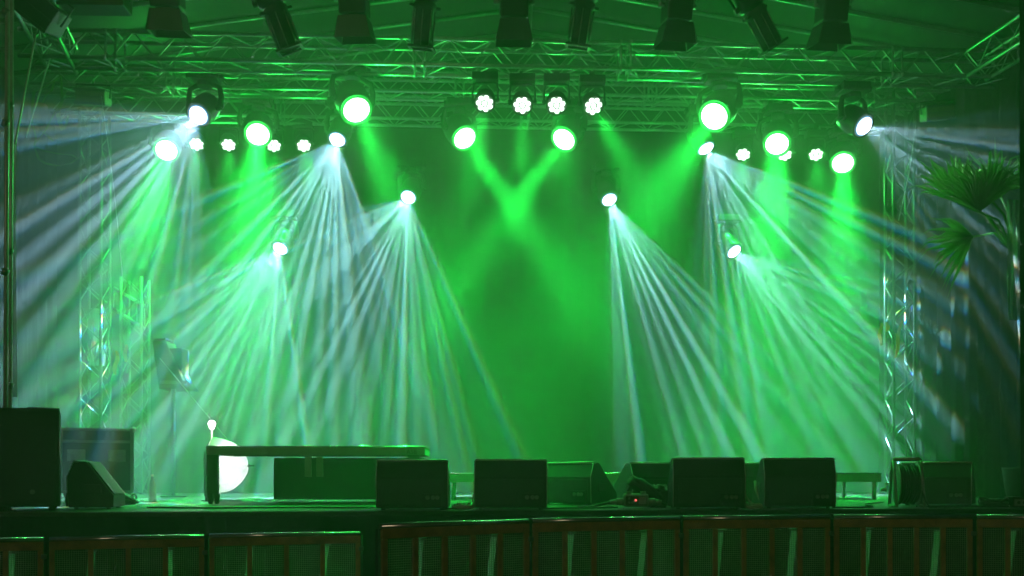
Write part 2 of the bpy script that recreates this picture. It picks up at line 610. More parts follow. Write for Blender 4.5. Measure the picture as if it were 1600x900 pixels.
def frame(pos):
    c = (Vector((0, 0, CZ)) - pos).normalized()
    r = Vector((1, 0, 0))
    r = (r - c * r.dot(c)).normalized()
    u = r.cross(c)
    return c, r, (u if u.z > 0 else -u)
def aim(pos, phi, beta):
    """axis seen by the audience in picture direction phi, tipped beta towards them; and the fan's tangent"""
    c, r, u = frame(pos)
    e = r * math.cos(phi) + u * math.sin(phi)
    tg = -r * math.sin(phi) + u * math.cos(phi)
    return (e * math.cos(beta) + c * math.sin(beta)).normalized(), tg

def moving_head(name, label, group, pos, axis, lr, lensmat, hang):
    """hang: z of the truss chord above, or None for a bracket on the back"""
    pos = Vector(pos)
    hl = 0.20
    piv = pos - axis * hl
    t = thing(name, label, 'moving light', piv + Vector((0, 0, 0.42)), 0, group)
    o = t.location
    L = lambda p: Vector(p) - o
    hr = max(lr + 0.03, 0.115)
    MB().lathe([(0, -0.17), (hr * .6, -0.165), (hr * .93, -0.12), (hr, -0.04), (hr, 0.06), (hr * .9, 0.10), (lr + .022, 0.175), (lr + .022, 0.20), (lr + .004, 0.20), (lr + .004, 0.185), (0, 0.185)], L(piv), axis).build('head', 'plastic', t)
    prof = [(1, .192), (.96, .196), (.9, .2), (.82, .205), (.74, .209), (.66, .212), (.55, .215), (.4, .218), (.2, .22), (0, .221)]
    lo = MB().lathe([(lr * a, b) for a, b in prof], L(piv), axis, 32).build('lens', lensmat, t)
    at = lo.data.attributes.new('lens_radius', 'FLOAT', 'POINT')
    for i, v in enumerate(lo.data.vertices):
        w = v.co - L(piv)
        at.data[i].value = (w - axis * w.dot(axis)).length / lr
    hx = Vector((axis.x, axis.y, 0))
    hx = hx.normalized() if hx.length > .05 else Vector((0, -1, 0))
    sx = Vector((-hx.y, hx.x, 0))
    y = MB()
    for s in (-1, 1):
        y.tube([L(piv + sx * s * (hr + .035)), L(piv + sx * s * (hr + .05) + Vector((0, 0, .12))), L(piv + sx * s * (hr + .03) + Vector((0, 0, .23))), L(piv + sx * s * .08 + Vector((0, 0, .28)))], .03, n=8, radii=[.045, .035, .032, .03])
        y.cyl(L(piv + sx * s * (hr - .02)), L(piv + sx * s * (hr + .05)), .04, n=12)
    y.cyl(L(piv + Vector((0, 0, .25))), L(piv + Vector((0, 0, .31))), .09, n=16)
    y.build('yoke', 'plastic', t)
    rot = Matrix.Rotation(math.atan2(SL, 1), 4, 'Z')
    b = MB()
    b.box((-.17, -.12, -.105), (.17, .12, -.005), rot, bev=.018)
    b.build('base', 'plastic', t)
    for s in (-1, 1):
        MB().box((s * .19 - .02, -.05, -.085), (s * .19 + .02, .05, -.03), rot, bev=.008).build('handle', 'blackmetal', t)
    if hang is not None:
        for s in (-.1, .1):
            MB().cyl((s, 0, -.01), (s, 0, max(.03, hang - o.z - .02)), .016, n=8).box((s - .025, -.04, max(.0, hang - o.z - .05)), (s + .025, .04, hang - o.z + .03), None, .008).build('clamp', 'blackmetal', t)
    else:
        MB().cyl((0, 0, -.02), (0, max(.1, 14.85 - o.y), -.02), .024, n=8).box((-.09, max(.1, 14.85 - o.y) - .02, -.25), (.09, max(.1, 14.85 - o.y), .2)).build('wall_bracket', 'blackmetal', t)
    return t, o

SPILL = 76
CW = (0.38, 0.82, 0.92)
CG = (0.015, 1.0, 0.075)
WH = 'white beam moving lights'
whites = [   # px, py, depth, picture direction, fan half angle, tilt to audience, thickness, truss, power
    (310, 180, 11.0, 222, 47, 42, 9, TA[2], 0.85, 'white beam lamp nearest the twin truss masts, rays fanning past the slim poles'),
    (527, 218, 13.0, 246, 46, 30, 8, TB[2], 1.9, 'white beam lamp directly below a big green lamp, over the wheeled riser'),
    (638, 308, 14.3, 244, 54, 36, 7, None, 1.5, 'white beam lamp low on the backdrop above the first two wedge monitors'),
    (438, 388, 14.3, 240, 44, 22, 7, None, 1.8, 'lowest white beam lamp above the wheeled riser'),
    (952, 312, 14.3, 294, 25, 30, 7, None, 1.9, 'white beam lamp low on the backdrop with a tight downward bundle of rays'),
    (1103, 232, 13.0, 303, 42, 10, 8, TB[2], 1.75, 'white beam lamp beside three flower-pattern lamps, rays fanning to the palm'),
    (1147, 393, 14.3, 314, 40, 14, 7, None, 1.5, 'lowest white beam lamp above the third and fourth wedge monitors'),
    (1350, 197, 11.2, 332, 37, 22, 8, TA[2], 0.5, 'white beam lamp in a dark yoke nearest the palm fronds'),
]
for i, (x, y, D, phi, fan, beta, thick, hang, pw, lab) in enumerate(whites):
    p = P(x, y, D)
    a, tg = aim(p, R(phi), R(beta))
    faxis = (a + (Vector((0, 0, CZ)) - p).normalized() * .5).normalized()
    t, o = moving_head('beam_moving_light', lab, WH, p, faxis, 0.125, 'wlens', hang)
    spot_lamp('beam_lamp', p + faxis * .03 - o, a, R(fan + 4), 46000 * pw, (.46, .74, 1.0) if D < 12 else CW, t, 'gobo', seed=i + 1, scale=12 if D < 14 else 14, core=R(fan), skirt=R(thick), tang=tg)
GH = 'green wash moving lights'
greens = [   # px, py, depth, picture direction, tilt to audience, power, truss
    (260, 235, 14.2, 250, 46, 1.0, TC_[2], 'big green wash lamp nearest the slim twin poles'),
    (403, 210, 13.0, 262, 46, 1.15, TB[2], 'big green wash lamp partly behind the flower-pattern lamps over the wheeled riser'),
    (557, 172, 11.0, 292, 30, 0.5, TA[2], 'big green wash lamp directly above a white beam lamp, riser side of the stage'),
    (726, 216, 13.0, 306, 22, 1.6, TB[2], 'big green wash lamp below the first of the four flower-pattern lamps'),
    (881, 218, 13.0, 234, 22, 1.6, TB[2], 'big green wash lamp below the third of the four flower-pattern lamps'),
    (1116, 182, 11.0, 236, 40, 0.55, TA[2], 'big green wash lamp directly above a white beam lamp, palm side of the stage'),
    (1214, 225, 13.0, 270, 40, 1.0, TB[2], 'big green wash lamp touching the middle of three flower-pattern lamps'),
    (1317, 255, 14.2, 276, 40, 1.0, TC_[2], 'big green wash lamp nearest the palm, lowest of the green ones'),
]
for i, (x, y, D, phi, beta, pw, hang, lab) in enumerate(greens):
    p = P(x, y, D)
    a, tg = aim(p, R(phi), R(beta))
    faxis = (a + (Vector((0, 0, CZ)) - p).normalized() * .8).normalized()
    t, o = moving_head('wash_moving_light', lab, GH, p, faxis, 0.172, 'glens', hang)
    spot_lamp('wash_lamp', p + faxis * .04 - o, a, R(30), 15000 * pw, CG, t, 'wash', size=.09, core=.125 if 700 < x < 900 else .21, skirt=.0)
    sl = bpy.data.lights.new('lens_spill_fill', 'POINT')      # added fill lamp: stray and scattered green light round the lens
    sl.energy = SPILL
    sl.color = CG
    sl.shadow_soft_size = .1
    slo = bpy.data.objects.new('lens_spill_fill', sl)
    C.objects.link(slo)
    slo.parent = t
    slo.location = p + faxis * .12 - o

def led_par(label, group, pos, axis, hang, power, half):
    pos = Vector(pos)
    beam = axis
    axis = (axis + (Vector((0, 0, CZ)) - pos).normalized() * 1.1).normalized()
    piv = pos - axis * .1
    t = thing('led_par_lamp', label, 'stage lamp', piv + Vector((0, 0, .3)), 0, group)
    o = t.location
    L = lambda p: Vector(p) - o
    MB().lathe([(0, -.12), (.07, -.115), (.105, -.08), (.12, -.02), (.122, .09), (.112, .09), (.108, .075), (0, .075)], L(piv), axis, 20).build('housing', 'plastic', t)
    q = axis.to_track_quat('Z', 'Y').to_matrix()
    lp = [Vector((0, 0, 0))] + [q.col[0] * math.cos(2 * PI * k / 7 + .3) * .07 + q.col[1] * math.sin(2 * PI * k / 7 + .3) * .07 for k in range(7)]
    for v in lp:
        MB().lathe([(.030, .078), (.027, .088), (.014, .095), (0, .096)], L(piv + v), axis, 12).build('led_lens', 'led', t)
    y = MB()
    y.tube([L(piv + Vector((s * .145, 0, z))) for s, z in ((-1, -.03), (-1, .12), (-.92, .185), (-.7, .2), (.7, .2), (.92, .185), (1, .12), (1, -.03))], .013, n=8)
    for s in (-1, 1):
        y.cyl(L(piv + Vector((s * .118, 0, 0))), L(piv + Vector((s * .165, 0, 0))), .02, n=10)
    y.build('yoke', 'blackmetal', t)
    MB().box((-.15, -.09, -.09), (.15, .09, 0), None, .012).build('base', 'plastic', t)
    MB().cyl((0, 0, -.01), (0, 0, max(.03, hang - o.z)), .018, n=8).box((-.03, -.04, max(.0, hang - o.z - .04)), (.03, .04, max(.02, hang - o.z + .02))).build('clamp', 'blackmetal', t)
    if power:
        spot_lamp('led_beam', pos + axis * .02 - o, beam, R(28), power * 2.6, CG, t, 'wash', size=.06, core=math.tan(half), skirt=.004)
    return t
LP = 'flower-pattern LED lamps'
leds = [
    (757, 163, 11.0, TA[2], 258, 34, 1500, 'first of the four flower-pattern lamps in the centre row, counted from the riser side'),
    (816, 166, 11.0, TA[2], 270, 34, 1200, 'second of the four flower-pattern lamps in the centre row'),
    (870, 166, 11.0, TA[2], 276, 34, 1200, 'third of the four flower-pattern lamps in the centre row'),
    (928, 167, 11.0, TA[2], 302, 34, 1700, 'fourth of the four flower-pattern lamps in the centre row'),
    (307, 227, 14.2, TC_[2], 262, 20, 550, 'small flower-pattern lamp just below the white beam lamp nearest the masts'),
    (357, 228, 14.2, TC_[2], 266, 20, 550, 'small flower-pattern lamp in open haze, second from the twin masts'),
    (428, 229, 14.2, TC_[2], 270, 20, 550, 'small flower-pattern lamp touching the lower edge of a big green lamp over the riser'),
    (475, 229, 14.2, TC_[2], 275, 20, 550, 'small flower-pattern lamp beside the white beam lamp above the riser'),
    (1161, 243, 14.2, TC_[2], 268, 20, 550, 'small flower-pattern lamp inside the rays of a white beam lamp'),
    (1226, 243, 14.2, TC_[2], 272, 20, 550, 'small flower-pattern lamp overlapping a big green lamp, palm side'),
    (1275, 243, 14.2, TC_[2], 278, 20, 550, 'small flower-pattern lamp next to the lowest big green lamp, palm side'),
]
for (x, y, D, hang, phi, beta, pw, lab) in leds:
    p = P(x, y, D)
    a, tg = aim(p, R(phi), R(beta))
    led_par(lab, LP, p, a, hang, pw, R(9) if D < 12 else R(20))

# ------------------------------------------------------------------ dark theatre lanterns on the front truss
def fresnel(px, py, label, tilt, yaw, w=0.30):
    D = TF[0] / (1 - SL * (px - 800) / F)
    x = (px - 800) / F * D
    zb = P(px, py, D).z
    y0 = D
    t = thing('fresnel_lantern', label, 'stage lamp', (x, y0, TF[2]), 0, 'unlit lanterns on the front truss')
    h = TF[2] - zb
    mt = Matrix.Translation((0, 0, -h + .36)) @ Matrix.Rotation(yaw, 4, 'Z') @ Matrix.Rotation(tilt, 4, 'X')
    k = w / .30
    def mk(m, name, ma, bev=0):
        bmesh.ops.transform(m.bm, matrix=mt, verts=m.bm.verts)
        return m.build(name, ma, t, bev)
    bd = MB().box((-.125 * k, -.12, -.15), (.125 * k, .12, .17))
    mk(bd, 'body', 'blackmetal', .02)
    fn_ = MB()
    for q in range(5):
        fn_.box((-.135 * k, -.10 + q * .045, .12), (.135 * k, -.085 + q * .045, .19))
    mk(fn_, 'cooling_fins', 'blackmetal')
    mk(MB().lathe([(.10 * k, -.15), (.115 * k, -.17), (.115 * k, -.18), (.09 * k, -.18), (0, -.165)], (0, 0, 0), (0, 0, 1)), 'lens_ring', 'blackmetal')
    for a in range(4):
        ca = Matrix.Rotation(a * PI / 2, 4, 'Z')
        ang = .14 if a % 2 == 0 else .22
        s0, s1 = .125 * k, .16 * k
        m = MB()
        dz = .19
        pts = [(-s0, -.125, -.165), (s0, -.125, -.165), (s1, -.125 - dz * math.sin(ang), -.165 - dz * math.cos(ang)), (-s1, -.125 - dz * math.sin(ang), -.165 - dz * math.cos(ang))]
        m.poly([ca @ Vector(p) for p in pts])
        o = mk(m, 'barn_door', 'blackmetal')
        tri_solid(o, .003)
    y = MB()
    y.tube([(-.165 * k, 0, 0), (-.168 * k, 0, .18), (-.14 * k, 0, .27), (.14 * k, 0, .27), (.168 * k, 0, .18), (.165 * k, 0, 0)], .012, n=8)
    for s in (-1, 1):
        y.cyl((s * .12 * k, 0, 0), (s * .185 * k, 0, 0), .02, n=10)
    bmesh.ops.transform(y.bm, matrix=Matrix.Translation((0, 0, -h + .36)) @ Matrix.Rotation(yaw, 4, 'Z'), verts=y.bm.verts)
    y.build('yoke', 'steel', t)
    MB().cyl((0, 0, -h + .6), (0, 0, 0), .016, n=8).box((-.025, -.05, -.06), (.025, .05, .04), None, .008).build('clamp', 'blackmetal', t)
    MB().tube([(.1, .05, -h + .5), (.2, .06, -h + .42), (.24, .05, -h + .6), (.15, .02, -.1), (.12, 0, .02)], .007, n=6).build('power_cord', 'cable', t)
    return t
def profile(px, py, label, lean, tilt, L=.62, r=.085):
    D = TF[0] / (1 - SL * (px - 800) / F)
    x = (px - 800) / F * D
    zb = P(px, py, D).z
    t = thing('profile_spotlight', label, 'stage lamp', (x, D, TF[2]), 0, 'unlit lanterns on the front truss')
    h = TF[2] - zb
    mt = Matrix.Translation((0, 0, -h)) @ Matrix.Rotation(lean, 4, 'Y') @ Matrix.Rotation(tilt, 4, 'X')
    def mk(m, name, ma, bev=0):
        bmesh.ops.transform(m.bm, matrix=mt, verts=m.bm.verts)
        return m.build(name, ma, t, bev)
    mk(MB().lathe([(r * .95, .02), (r, .0), (r, .06), (r * .96, .07), (r * .96, .30), (r * 1.06, .31), (r * 1.06, .36), (r * .9, .37), (r * .9, .38)], (0, 0, 0), (0, 0, 1), 12), 'lens_tube', 'blackmetal')
    mk(MB().lathe([(r * .9, .37), (r * 1.25, .39), (r * 1.3, .44), (r * 1.3, .60), (r * 1.1, .66), (r * .6, .69), (0, .70)], (0, 0, 0), (0, 0, 1), 10), 'lamp_house', 'blackmetal')
    fr = MB()
    for a in range(8):
        c, s = math.cos(a * PI / 4), math.sin(a * PI / 4)
        fr.cyl((c * r * 1.02, s * r * 1.02, .0), (c * r * 1.02, s * r * 1.02, .3), .006, n=6)
    mk(fr, 'tube_ribs', 'steel')
    gf = MB()
    gf.box((-r * 1.15, -r * 1.15, -.02), (r * 1.15, -r * .9, .0)).box((-r * 1.15, r * .9, -.02), (r * 1.15, r * 1.15, .0)).box((-r * 1.15, -r * .9, -.02), (-r * .9, r * .9, .0)).box((r * .9, -r * .9, -.02), (r * 1.15, r * .9, .0))
    mk(gf, 'gel_frame', 'blackmetal')
    mk(MB().lathe([(r * .93, .012), (0, .02)], (0, 0, 0), (0, 0, 1), 16), 'lens', 'plastic')
    for a in (.3, 2.1, 3.6):
        mk(MB().box((r * .95, -.02, .32), (r * 1.45, .02, .345), Matrix.Rotation(a, 4, 'Z'), .004), 'shutter_handle', 'blackmetal')
    mk(MB().tube([(-r * 1.5, 0, .44), (-r * 1.6, 0, .6), (-r * 1.2, 0, .78), (r * 1.2, 0, .78), (r * 1.6, 0, .6), (r * 1.5, 0, .44)], .012, n=8).cyl((-r * 1.2, 0, .44), (-r * 1.65, 0, .44), .025).cyl((r * 1.2, 0, .44), (r * 1.65, 0, .44), .025), 'yoke', 'blackmetal')
    top = mt @ Vector((0, 0, .78))
    MB().cyl(top, (top.x, top.y, max(.02, top.z + .02)), .016, n=8).box((top.x - .03, -.05, -.05), (top.x + .03, .05, .05), None, .008).build('clamp', 'blackmetal', t)
    return t
fresnel(261, 50, 'unlit lantern with barn doors, first in the row from the slim poles', R(12), R(4), .32)
fresnel(553, 60, 'unlit barn door lantern hanging above the green lamp on the riser side', R(12), R(-3), .30)
fresnel(803, 65, 'unlit barn door lantern in the middle of the row at the roof ridge', R(12), R(2), .31)
fresnel(1058, 70, 'unlit barn door lantern between the two chunky profile spotlights on the palm side', R(10), R(8), .29)
fresnel(1300, 71, 'unlit barn door lantern last in the row towards the palm', R(12), R(6), .29)
profile(453, 76, 'unlit profile spotlight leaning steeply, between the first two barn door lanterns', R(-20), R(12), r=.105)
profile(659, 73, 'unlit ribbed profile spotlight hanging almost straight, riser side of the ridge', R(6), R(15), r=.10)
profile(903, 71, 'unlit ribbed profile spotlight hanging almost straight, palm side of the ridge', R(8), R(15), r=.10)
profile(1207, 72, 'unlit profile spotlight leaning over to the palm side', R(-34), R(14), r=.10)

def flood(name, pts0, D, size, rot, label, ma='blackmetal', group='unlit flood lamps'):
    p = P(pts0[0], pts0[1], D)
    t = thing(name, label, 'flood lamp', p, 0, group)
    w, d, h = size
    m4 = Matrix.Rotation(rot[2], 4, 'Z') @ Matrix.Rotation(rot[1], 4, 'Y') @ Matrix.Rotation(rot[0], 4, 'X')
    b = MB().box((-w / 2, -d / 2, -h / 2), (w / 2, d / 2, h / 2), m4, .02)
    b.build('housing', ma, t)
    f = MB()
    f.box((-w / 2 - .01, -d / 2 - .012, -h / 2 - .01), (w / 2 + .01, -d / 2 - .002, -h / 2 + .02), m4)
    f.box((-w / 2 - .01, -d / 2 - .012, h / 2 - .02), (w / 2 + .01, -d / 2 - .002, h / 2 + .01), m4)
    f.box((-w / 2 + .02, -d / 2 - .010, -.006), (w / 2 - .02, -d / 2 - .001, .006), m4)
    f.build('front_frame', 'steel' if ma == 'cream' else 'blackmetal', t)
    y = MB().tube([m4 @ Vector((-w / 2 - .02, 0, 0)), m4 @ Vector((-w / 2 - .03, 0, h * .9)), m4 @ Vector((w / 2 + .03, 0, h * .9)), m4 @ Vector((w / 2 + .02, 0, 0))], .012, n=8)
    y.build('bracket', 'blackmetal', t)
    MB().cyl(m4 @ Vector((0, 0, h * .9)), m4 @ Vector((0, 0, h * .9)) + Vector((0, 0, max(.05, 6.12 - p.z - h))), .014, n=8).build('drop_pipe', 'blackmetal', t)
    return t
flood('flood_lamp', (62, 16), 9.1, (.44, .3, .24), (R(15), R(38), R(8)), 'large tilted black flood lamp at the upper corner beside the slim poles')
flood('flood_lamp', (150, 2), 9.3, (.62, .25, .18), (0, R(1), 0), 'wide flat black flood lamp between the tilted flood and the first barn door lantern')
flood('flood_lamp', (146, 153), 11.9, (.40, .16, .17), (R(10), R(6), R(-8)), 'pale cream flood lamp under the truss end near the dry leaves', 'cream')
flood('flood_lamp', (1464, 177), 11.9, (.38, .16, .16), (R(10), R(-8), R(8)), 'pale cream flood lamp under the truss end above the palm', 'cream')

# ------------------------------------------------------------------ wedge monitors
def wedge(px, py, D, w, h, rz, label, group='wedge stage monitors', dep=.46):
    p = P(px, py, D)
    t = thing('wedge_monitor', label, 'stage monitor', (p.x, p.y, FLZ + .004), rz, group)
    k = h / .41
    prof = [(0, .012), (-.012, .27 * k), (.045, h), (.14, h), (dep, .11 * k), (dep, .012)]
    MB().prism(prof, -w / 2, w / 2).build('cabinet', 'cabinet', t, .008)
    MB().box((-w / 2 + .03, -.012, .04), (w / 2 - .03, -.004, .25 * k), Matrix.Rotation(.04, 4, 'X')).build('back_panel', 'panel', t, .003)
    a = math.atan2(.11 * k - h, dep - .14)
    gl = math.hypot(dep - .14, h - .11 * k)
    MB().box((-w / 2 + .02, .01, .003), (w / 2 - .02, gl - .01, .012), Matrix.Translation((0, .14, h)) @ Matrix.Rotation(a, 4, 'X')).build('grille', 'grille', t, .004)
    jp = MB().box((w / 2 - .21, -.035, .02), (w / 2 - .05, -.013, .135), None, .006)
    pl = jp.build('connector_plate', 'blackmetal', t)
    for dx in (.165, .12, .085):
        MB().lathe([(.016, 0), (.018, .006), (.011, .010), (.010, .004), (0, .004)], (w / 2 - dx, -.035, .10), (0, -1, 0), 14).build('socket', 'steel', pl)
    for s in (-1, 1):
        MB().box((s * w / 2 - .004, .12, .13 * k), (s * w / 2 + .004, .26, .21 * k), None, .003).build('side_handle', 'plastic', t)
        MB().box((s * (w / 2 - .012) - .016, .035, h - .012), (s * (w / 2 - .012) + .016, .085, h + .004), None, .004).build('corner_cap', 'steel', t)
        for y in (.05, dep - .05):
            MB().cyl((s * (w / 2 - .05), y, -.004), (s * (w / 2 - .05), y, .014), .018, n=10).build('rubber_foot', 'rubber', t)
    MB().cyl((-w / 2 + .01, .042, h), (w / 2 - .01, .042, h), .009, n=10).build('bright_edge', 'rail', t)  # pale strip stands in for light caught along the top edge
    for s in (-1, 1):
        MB().tube([(s * w / 2, -.0, .02), (s * w / 2, -.012, .27 * k), (s * w / 2, .04, h - .01)], .004, n=6).build('bright_edge', 'rail', t)  # same rim highlight modelled down the side edges
    return t
wedge(644, 797, 7.86, .585, .405, R(1), 'black wedge monitor at the stage edge, first from the wheeled riser')
wedge(798, 797, 7.95, .60, .41, R(-1), 'black wedge monitor at the stage edge, second from the wheeled riser')
wedge(1108, 797, 8.05, .60, .425, R(-2), 'black wedge monitor at the stage edge beside the power box and black bag')
wedge(1250, 797, 8.20, .605, .425, R(-1), 'black wedge monitor at the stage edge, nearest the cable reel')
wedge(884, 790, 9.2, .58, .40, R(-38), 'hazy wedge monitor turned aside, behind the second front monitor')
wedge(1028, 790, 9.3, .56, .40, R(22), 'hazy wedge monitor mostly hidden behind the black bag')
wedge(1176, 790, 9.6, .50, .40, R(0), 'hazy wedge monitor showing only in the gap between the third and fourth front monitors')
wedge(1462, 790, 8.9, .60, .40, R(-30), 'dark wedge monitor behind the cable reel')
wedge(118, 797, 8.25, .44, .40, R(-80), 'dark wedge monitor seen side on in front of the flight case', dep=.36)

# ------------------------------------------------------------------ subwoofer and flight case
sp = P(42, 800, 7.66)
t = thing('subwoofer', 'tall black speaker cabinet at the stage corner beside the flight case', 'speaker', (sp.x, sp.y, FLZ + .004), R(24))
MB().box((-.26, 0, .03), (.235, .6, .82)).build('cabinet', 'cabinet', t, .012)
MB().box((-.235, -.012, .05), (.21, -.002, .795)).build('grille', 'grille', t, .006)
MB().cyl((.04, -.013, .15), (.04, -.02, .15), .02, n=16).build('badge', 'latch', t)
MB().cyl((.235, -.002, .03), (.235, -.002, .82), .004, n=6).build('bright_edge', 'steel', t)
MB().cyl((0, -.002, .823), (.235, -.002, .823), .004, n=6).build('bright_edge', 'steel', t)
for s in (-.2, .18):
    for y in (.06, .54):
        MB().cyl((s, y, -.002), (s, y, .03), .025, n=10).build('rubber_foot', 'rubber', t)
fp = P(151, 786, 9.75)
t = thing('flight_case', 'black flight case with pale metal edges and two latch plates below the masts', 'flight case', (fp.x, fp.y, FLZ + .004), R(20))
MB().box((-.33, .01, .1), (.33, .55, .615)).build('case_body', 'case', t, .004)
MB().box((-.33, .01, .63), (.33, .55, .755)).build('lid', 'case', t, .004)
for s in (-1, 1):
    MB().box((s * .335 - .018, -.004, .1), (s * .335 + .018, .03, .757)).build('edge_strip', 'latch', t, .003)
for z in (.745, .622, .112):
    MB().box((-.353, -.008, z - .014), (.353, .02, z + .014)).build('edge_strip', 'latch', t, .003)
for s in (-1, 1):
    l = MB().box((s * .19 - .085, -.006, .42), (s * .19 + .085, .011, .54)).build('latch_plate', 'latch', t, .004)
    MB().box((s * .19 - .05, -.016, .455), (s * .19 + .05, -.006, .50)).build('latch_lever', 'steel', l, .004)
    MB().lathe([(0, -.03), (.02, -.024), (.03, 0), (.02, .024), (0, .03)], (s * .345, .0, .75), (0, 0, 1), 14).build('ball_corner', 'steel', t)
    for y in (.07, .49):
        c = MB().box((s * .28 - .03, y - .03, .06), (s * .28 + .03, y + .03, .1)).build('castor', 'steel', t)
        MB().cyl((s * .28 - .016, y, .032), (s * .28 + .016, y, .032), .032, n=16).build('wheel', 'rubber', c)

# ------------------------------------------------------------------ risers
def riser(px0, px1, D, ytop, band, label, lettering=False):
    x0, x1 = (px0 - 800) / F * D, (px1 - 800) / F * D
    zt = P(0, ytop, D).z - FLZ
    L = x1 - x0
    t = thing('stage_riser', label, 'stage riser', (x0, D, FLZ), R(2) if lettering else R(3), 'stage risers')
    MB().box((0, 0.012, zt - .03), (L, 1.0, zt - .004)).build('deck_board', 'deck', t, .002)
    for (a, b) in (((0, 0, zt - band), (L, .011, zt - .012)), ((-.001, .013, zt - band), (.012, 1.0, zt - .031)), ((L - .012, .013, zt - band), (L + .001, 1.0, zt - .031)), ((0, 1.001, zt - band), (L, 1.012, zt - .012))):
        MB().box(a, b).build('edge_rail', 'alupaint', t, .002)
    MB().cyl((-.003, .004, zt - .004), (L + .003, .004, zt - .004), .009, n=12).build('edge_lip', 'chrome', t)
    return t, x0, L, zt
t, x0, L, zt = riser(322, 663, 9.4, 697, .085, 'wheeled platform riser with pale metal rim, beside the first wedge monitor', True)
for (px) in (322, 640):
    for yy in (.05, .95):
        x = ((px - 800) / F * 9.4) * ((9.4 + yy) / 9.45) - x0 + .02
        l = MB().box((x - .02, yy - .035, .10), (x + .085 if px < 400 else x + .07, yy + .035, zt - .03)).build('leg', 'blackmetal', t, .004)
        for dx in (.0, .06) if px < 400 else (.03,):
            MB().box((x + dx - .015, yy - .03, .055), (x + dx + .035, yy + .03, .10)).cyl((x + dx - .005, yy - .0, .037), (x + dx + .028, yy, .037), .035, n=14).build('castor', 'rubber', l)
MB().box((.46, .93, .02), (L - .05, .936, zt - .1)).build('underside_sheet', 'cloth', t)  # black sheet added to darken the gap under the riser
for px in (475, 493):
    x = (px - 800) / F * 9.4 - x0
    MB().box((x, .0, zt - .30), (x + .065, .02, zt - .1)).build('folded_leg', 'alupaint', t, .003)
MB().box((1.94, -.003, zt - .085), (2.08, -.001, zt - .025)).build('sticker', 'grey', t)
tx = bpy.data.curves.new('lettering', 'FONT')
tx.body = 'ASB'
tx.size = .062
tx.extrude = .0008
tmp = bpy.data.objects.new('tmp', tx)
C.objects.link(tmp)
bpy.context.view_layer.update()
tme = bpy.data.meshes.new_from_object(tmp.evaluated_get(bpy.context.evaluated_depsgraph_get()))
bpy.data.objects.remove(tmp)
tme.materials.clear()
txo = bpy.data.objects.new('lettering', tme)
C.objects.link(txo)
txo.parent = t
txo.location = (1.955, -.0045, zt - .076)
txo.rotation_euler = (PI / 2, 0, 0)
tme.materials.append(M['ink'])
t, x0, L, zt = riser(700, 1392, 10.9, 739, .105, 'long low riser at the back seen in the gaps between the monitors')
for k in range(6):
    x = .06 + (L - .12) * k / 5
    for yy in (.06, .95):
        MB().cyl((x, yy, .0), (x, yy, zt - .03), .024, n=10).build('leg', 'alu', t)

# ------------------------------------------------------------------ work light and white reflector dome
wp = P(331, 663, 10.58)
t = thing('work_light', 'small bare work lamp glaring on a thin post at the riser end', 'work light', (wp.x, wp.y, FLZ))
MB().cyl((0, 0, 0.0), (0, 0, wp.z - FLZ - .05), .012, n=10).build('post', 'rail', t)
MB().cyl((0, 0, 0.0), (0, 0, .012), .11, n=20).build('foot_plate', 'blackmetal', t)
MB().lathe([(.0, -.05), (.02, -.05), (.028, -.03), (.04, .0), (.036, .02), (.02, .036), (0, .04)], (0, 0, wp.z - FLZ), (0, 0, 1), 16).build('bulb', 'lampcap', t)
pl = bpy.data.lights.new('work_lamp', 'POINT')
pl.energy = 12
pl.color = (1, .96, .9)
pl.shadow_soft_size = .05
plo = bpy.data.objects.new('work_lamp', pl)
C.objects.link(plo)
plo.parent = t
plo.location = (0, -.02, wp.z - FLZ + .06)
dp = P(336, 728, 10.72)
t = thing('reflector_dome', 'white wrinkled cloth dome lit brightly behind the riser rim', 'reflector', (dp.x, dp.y, FLZ))
zc = dp.z - FLZ
def dome(u, v):
    a = 2 * PI * u
    s = v * PI / 2
    rr = .315 * math.sin(s) * (1 - .03 * abs(math.sin(4 * a)))
    xx = .36 * math.cos(s)
    w = .007 * mnoise.noise(Vector((math.cos(a) * 3, math.sin(a) * 3, v * 7)))
    return (xx + w, rr * math.cos(a), zc + rr * math.sin(a) + .015 * math.sin(a * 3 + v * 8) * v * .3)
MB().grid(dome, 64, 16).build('cloth_dome', 'glowcloth', t)
il = bpy.data.lights.new('dome_fill_lamp', 'SPOT')  # unseen lamp added inside to make the cloth glow white
il.spot_size = R(165)
il.spot_blend = .3
il.energy = 11
il.color = (.95, .97, 1)
il.shadow_soft_size = .06
ilo = bpy.data.objects.new('dome_fill_lamp', il)
C.objects.link(ilo)
ilo.parent = t
ilo.location = (.02, 0, zc)
ilo.rotation_euler = (0, -PI / 2, 0)
MB().tube([(0.0, .318 * math.cos(2 * PI * k / 32), zc + .318 * math.sin(2 * PI * k / 32)) for k in range(33)], .006, n=6).build('rim_hoop', 'steel', t)
MB().cyl((.33, 0, zc), (.44, 0, zc), .009, n=8).build('tip', 'blackmetal', t)
MB().cyl((-.04, 0, 0), (-.04, 0, zc + .05), .012, n=8).cyl((-.04, 0, zc), (.3, 0, zc), .005, n=6).build('stand', 'blackmetal', t)

